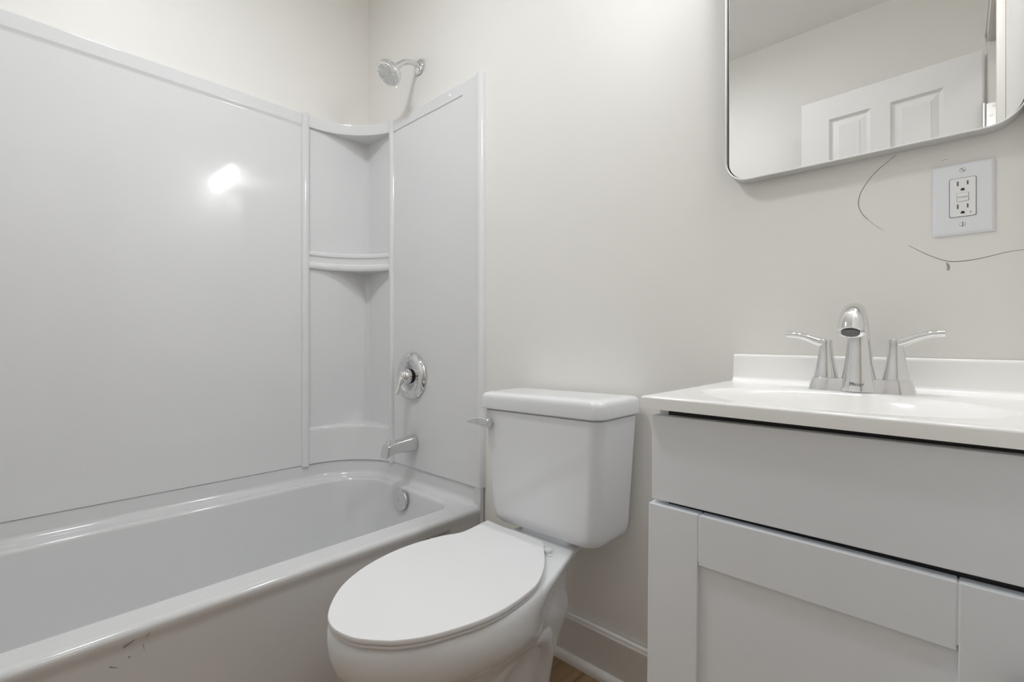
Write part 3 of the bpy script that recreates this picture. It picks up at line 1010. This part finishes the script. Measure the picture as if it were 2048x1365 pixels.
# underside
under = [sq_ring(TX0_ - 0.001, TX1_, TF - 0.001, -0.003, TZ - 0.0195), sq_ring(TX0_ + 0.02, TX1_ - 0.02, TF + 0.034, -0.012, TZ - 0.0195), el_ring(0.90, TZ - 0.0195), el_ring(0.88, TZ - 0.034), el_ring(0.83, TZ - 0.058), el_ring(0.7, TZ - 0.10), el_ring(0.3, TZ - 0.135)]
loft(bm, under, True, False, True)
obj('basin_top', bm, M_MARBLE, top, 50)
bm = BM()
# backsplash with a cove at its foot
bs = [(0.001, TZ - 0.010), (0.030, TZ - 0.004), (0.030, TZ + 0.0002), (0.026, TZ + 0.0010), (0.0225, TZ + 0.004), (0.0205, TZ + 0.009), (0.0190, TZ + 0.052), (0.0180, TZ + 0.0565), (0.0155, TZ + 0.0585), (0.001, TZ + 0.0585)]
rr = []
for x, k in ((TX0_, 0.90), (TX0_ + 0.0012, 0.975), (TX0_ + 0.005, 1.0), (TX1_, 1.0)):
    rr.append([Vector((x, -o_ * (k if o_ > 0.005 else 1), TZ + (z_ - TZ) * (k if z_ > TZ + 0.05 else 1))) for o_, z_ in bs])
loft(bm, rr, True, True, True)
obj('backsplash', bm, M_MARBLE, top, 50)
bm = BM()
lathe(bm, (BCX, BCY, TZ - 0.124), (0, 0, 1), [(0, 0.0225), (0.002, 0.022), (0.003, 0.016), (0.001, 0.0)], 28)
obj('drain', bm, M_CHROME, top, 30)

# the top sits a hair out of level (lower towards the right wall)
for ch in list(top.children):
    for v in ch.data.vertices:
        v.co.z -= (v.co.x - 1.842) * 0.006
# ------------------------------------------------------------------ faucet
fau = thing('faucet', 'chrome two-handle faucet on the sink top', 'faucet', (1.842, -0.105, TZ))
FX, FY = 1.842, -0.105
# handles first: copied tapered body with curved lever


def plate_ring(hw, hd, z, r, yc=FY):
    return rrect(FX - hw, FX + hw, yc - hd, yc + hd, r, z, 8)


bm = BM()
loft(bm, [plate_ring(0.0785, 0.0255, TZ - 0.0005, 0.023), plate_ring(0.0785, 0.0255, TZ + 0.001, 0.023), plate_ring(0.0725, 0.0215, TZ + 0.021, 0.0195), plate_ring(0.0715, 0.0205, TZ + 0.0225, 0.0185)], True, True, True)
obj('deck_plate', bm, M_CHROME, fau, 35)


def handle_bm(sg):
    bm = BM()
    cx = FX + sg * 0.051
    cz = TZ + 0.0222
    lathe(bm, (cx, FY, cz), (0, 0, 1), [(0, 0.0190), (0.0018, 0.0196), (0.020, 0.0160), (0.040, 0.0125), (0.054, 0.0108), (0.062, 0.0106), (0.067, 0.0109), (0.0695, 0.0095), (0.070, 0.0)], 36)
    pts = smooth_curve([(cx - sg * 0.004, FY - 0.001, cz + 0.061), (cx + sg * 0.012, FY - 0.002, cz + 0.0655), (cx + sg * 0.028, FY - 0.003, cz + 0.0725), (cx + sg * 0.045, FY - 0.004, cz + 0.0775), (cx + sg * 0.0625, FY - 0.005, cz + 0.0790)], 5)
    n = len(pts)
    tube(bm, pts, [0.0092 - 0.0010 * i / (n - 1) for i in range(n)], 18, squash=[(1.0, 0.95 - 0.22 * min(1, i / (n - 1) * 1.8)) for i in range(n)])
    return bm


for sg in (-1, 1):
    obj('handle', handle_bm(sg), M_CHROME, fau, 40)

bm = BM()
# spout: broad flared foot, arched neck, bell-shaped outlet pointing down and forward
spine = smooth_curve([(FX, FY - 0.010, TZ), (FX, FY - 0.009, TZ + 0.02), (FX, FY - 0.009, TZ + 0.05), (FX, FY - 0.008, TZ + 0.085), (FX, FY - 0.012, TZ + 0.113), (FX, FY - 0.026, TZ + 0.133),
                      (FX, FY - 0.048, TZ + 0.140), (FX, FY - 0.070, TZ + 0.134), (FX, FY - 0.087, TZ + 0.119), (FX, FY - 0.096, TZ + 0.103)], 5)
n_ = len(spine)
rw = [0.0305, 0.0258, 0.0208, 0.0172, 0.0150, 0.0145, 0.0155, 0.0172, 0.0188, 0.0198]
rd = [0.0270, 0.0240, 0.0190, 0.0155, 0.0135, 0.0135, 0.0140, 0.0160, 0.0180, 0.0195]
sq = []
for i in range(n_):
    f = i / (n_ - 1) * 9
    a = int(min(f, 8))
    sq.append((rw[a] + (rw[a + 1] - rw[a]) * (f - a), rd[a] + (rd[a + 1] - rd[a]) * (f - a)))
tube(bm, spine, [1.0] * n_, 32, True, squash=sq)
spt = obj('spout', bm, M_CHROME, fau, 50)
dirv = (Vector(spine[-1]) - Vector(spine[-2])).normalized()
bm = BM()
lathe(bm, Vector(spine[-1]) - dirv * 0.002, dirv, [(0, 0.0128), (0.0035, 0.0128), (0.0035, 0.0100), (0.003, 0.0)], 24)
obj('aerator', bm, M_GREYSLOT, spt, 30, label='dark aerator in the outlet')
# maker's word engraved at the foot of the spout
cu = bpy.data.curves.new('engraving', 'FONT')
cu.body = 'Pfister'
cu.size = 0.0085
cu.align_x = 'CENTER'
cu.extrude = 0.0001
tmp = bpy.data.objects.new('engraving', cu)
COL.objects.link(tmp)
bpy.context.view_layer.update()
me = bpy.data.meshes.new_from_object(tmp.evaluated_get(bpy.context.evaluated_depsgraph_get()))
COL.objects.unlink(tmp)
bpy.data.objects.remove(tmp)
# wrap the letters on the flared foot
for v in me.vertices:
    x, h = v.co.x, v.co.y
    zz_ = TZ + 0.0115 + h
    t = (zz_ - TZ) / 0.02
    a_w = 0.0305 + (0.0258 - 0.0305) * t
    a_d = 0.0270 + (0.0240 - 0.0270) * t
    yy_ = FY - 0.010 + 0.001 * t - a_d * math.sqrt(max(0.0, 1 - (x / a_w) ** 2)) - 0.0009
    v.co = Vector((FX + x, yy_, zz_))
me.materials.clear()
me.materials.append(M_INK_SOFT)
eng = bpy.data.objects.new('engraving', me)
COL.objects.link(eng)
eng.parent = spt

# ------------------------------------------------------------------ mirror
mir = thing('wall_mirror', 'rounded rectangular wall mirror in a thin metal frame above the sink', 'mirror', (1.828, 0.0, 1.70))
MX0, MX1, MZ0, MZ1, MR = 1.5855, 2.0545, 1.2885, 2.00, 0.050


def mring(ins, y, r):
    rg = rrect(MX0 + ins, MX1 - ins, MZ0 + ins, MZ1 - ins, r, 0, 14)
    return [Vector((p.x, y, p.y)) for p in rg]


bm = BM()
loft(bm, [mring(0.0, -0.001, MR), mring(0.0, -0.0325, MR), mring(0.0006, -0.0332, MR - 0.0006), mring(0.0020, -0.0332, MR - 0.002), mring(0.0026, -0.0325, MR - 0.0026), mring(0.0026, -0.020, MR - 0.0026)], True, False, False)
obj('frame', bm, M_FRAME, mir, 40, label='thin brushed metal frame')
bm = BM()
loft(bm, [mring(0.0048, -0.019, MR - 0.0048), mring(0.0048, -0.0222, MR - 0.0048)], True, True, True)
obj('glass', bm, M_MIRROR, mir, 0, label='mirror glass')
bm = BM()
loft(bm, [mring(0.0024, -0.004, MR - 0.0024), mring(0.0024, -0.018, MR - 0.0024)], True, True, True)
obj('backing_board', bm, M_DARK, mir, 0, label='dark backing board')

# ------------------------------------------------------------------ outlet
out = thing('wall_outlet', 'white double wall outlet with square-cornered cover plate below the mirror', 'outlet', (1.976, 0.0, 1.184))
OX0, OX1, OZ0, OZ1 = 1.9368, 2.0158, 1.1215, 1.2455
bm = BM()


def pl_ring(ins, y):
    return [Vector((OX0 + ins, y, OZ0 + ins)), Vector((OX1 - ins, y, OZ0 + ins)), Vector((OX1 - ins, y, OZ1 - ins)), Vector((OX0 + ins, y, OZ1 - ins))]


loft(bm, [pl_ring(0, -0.001), pl_ring(0, -0.0025), pl_ring(0.0035, -0.0055), pl_ring(0.006, -0.0062)], True, True, True)
plate = obj('cover_plate', bm, M_PLATE, out, 20)
OCX, OCZ = 1.9762, 1.1855
bm = BM()
gap = [Vector((p.x, -0.0064, p.y)) for p in rrect(OCX - 0.0173, OCX + 0.0173, OCZ - 0.0340, OCZ + 0.0340, 0.003, 0, 5)]
bm.faces.new([bm.verts.new(p) for p in gap])
obj('plate_opening', bm, M_DARK, plate, 0)
bm = BM()


def ring_xz(hw, hh, y, r, cx=OCX, cz=OCZ):
    return [Vector((p.x, y, p.y)) for p in rrect(cx - hw, cx + hw, cz - hh, cz + hh, r, 0, 5)]


loft(bm, [ring_xz(0.0166, 0.0333, -0.0055, 0.0028), ring_xz(0.0166, 0.0333, -0.0074, 0.0028), ring_xz(0.0160, 0.0327, -0.0079, 0.0024)], True, False, True)
rec = obj('receptacle', bm, M_OUTLET, out, 25)
for sgn in (1, -1):
    zc = OCZ + (0.0205 if sgn > 0 else -0.0195)
    for dx, hh in ((-0.0063, 0.0040), (0.0063, 0.0034)):
        bm = BM(); box(bm, OCX + dx - 0.0010, OCX + dx + 0.0010, -0.0082, -0.0077, zc + 0.0035 - hh, zc + 0.0035 + hh)
        obj('blade_slot', bm, M_GREYSLOT, rec, 0)
    bm = BM()
    pts = [Vector((OCX + 0.0026 * math.cos(a), -0.00815, zc - 0.0078 + 0.0030 * math.sin(a))) for a in [PI * k / 12 for k in range(13)]]
    pts += [Vector((OCX - 0.0026, -0.00815, zc - 0.0092)), Vector((OCX + 0.0026, -0.00815, zc - 0.0092))]
    bm.faces.new([bm.verts.new(p) for p in pts])
    obj('ground_hole', bm, M_BLACK, rec, 0)
for zc in (OCZ + 0.0039, OCZ - 0.0040):
    bm = BM()
    q = [Vector((p.x, -0.0081, p.y)) for p in rrect(OCX - 0.0078, OCX + 0.0078, zc - 0.0035, zc + 0.0035, 0.0006, 0, 2)]
    bm.faces.new([bm.verts.new(p) for p in q])
    obj('button_gap', bm, M_GREYSLOT, rec, 0)
    bm = BM(); box(bm, OCX - 0.0075, OCX + 0.0073, -0.0090, -0.0078, zc - 0.0032, zc + 0.0032, 0.0003)
    obj('button', bm, M_OUTLET, rec, 30)
bm = BM(); box(bm, OCX + 0.0093, OCX + 0.0108, -0.0083, -0.0077, OCZ - 0.0285, OCZ - 0.0270)
obj('indicator', bm, M_BLACK, rec, 0)
for zc, ang in ((OCZ + 0.0475, 50), (OCZ - 0.0470, 92)):
    bm = BM()
    lathe(bm, (OCX, -0.0060, zc), (0, -1, 0), [(0, 0.0037), (0.0008, 0.0036), (0.0014, 0.0026), (0.0016, 0.0)], 20)
    scw = obj('screw', bm, M_OUTLET, plate, 30)
    bm = BM()
    a = math.radians(ang)
    d = Vector((math.cos(a), 0, -math.sin(a))); nrm = Vector((math.sin(a), 0, math.cos(a)))
    q = [Vector((OCX, -0.0079, zc)) + d * e * 0.0034 + nrm * f * 0.0005 for e, f in ((-1, -1), (1, -1), (1, 1), (-1, 1))]
    bm.faces.new([bm.verts.new(p) for p in q])
    lathe(bm, (OCX, -0.0062, zc), (0, -1, 0), [(0, 0.0040), (0.0002, 0.0040)], 20)
    obj('screw_slot', bm, M_GREYSLOT, plate, 0)

# ------------------------------------------------------------------ lamps of the room (just above the picture)
vl = thing('vanity_light', 'chrome bar light with three round bulbs above the mirror', 'wall lamp', (1.82, 0.0, 2.10))
bm = BM(); box(bm, 1.62, 2.02, -0.022, -0.001, 2.125, 2.195, 0.006)
obj('back_plate', bm, M_CHROME, vl, 30)
for lx in (1.66, 1.82, 1.98):
    bm = BM()
    tube(bm, smooth_curve([(lx, -0.02, 2.16), (lx, -0.055, 2.162), (lx, -0.075, 2.150), (lx, -0.078, 2.125)], 5), 0.008, 14)
    obj('arm', bm, M_CHROME, vl, 40)
    bm = BM()
    lathe(bm, (lx, -0.078, 2.128), (0, 0, -1), [(0, 0.012), (0.006, 0.019), (0.016, 0.021), (0.018, 0.014)], 28)
    obj('socket', bm, M_CHROME, vl, 40)
    bm = BM()
    lathe(bm, (lx, -0.078, 2.112), (0, 0, -1), [(0, 0.010)] + [(0.026 - 0.023 * math.cos(math.radians(t)), 0.023 * math.sin(math.radians(t))) for t in range(20, 180, 16)] + [(0.049, 0.0)], 28)
    obj('bulb', bm, M_SHADE, vl, 60, label='glowing round bulb')

cl = thing('ceiling_light', 'flush round white ceiling lamp in the middle of the room', 'ceiling lamp', (0.88, -0.86, CEIL))
bm = BM()
lathe(bm, (0.88, -0.86, CEIL), (0, 0, -1), [(0, 0.13), (0.03, 0.13), (0.04, 0.125), (0.04, 0.115)], 40, True, False)
obj('trim_ring', bm, M_TRIM, cl, 35)
bm = BM()
lathe(bm, (0.88, -0.86, CEIL - 0.036), (0, 0, -1), [(0, 0.115), (0.012, 0.110), (0.024, 0.09), (0.032, 0.05), (0.034, 0.0)], 40)
obj('lens', bm, M_LENS, cl, 35)
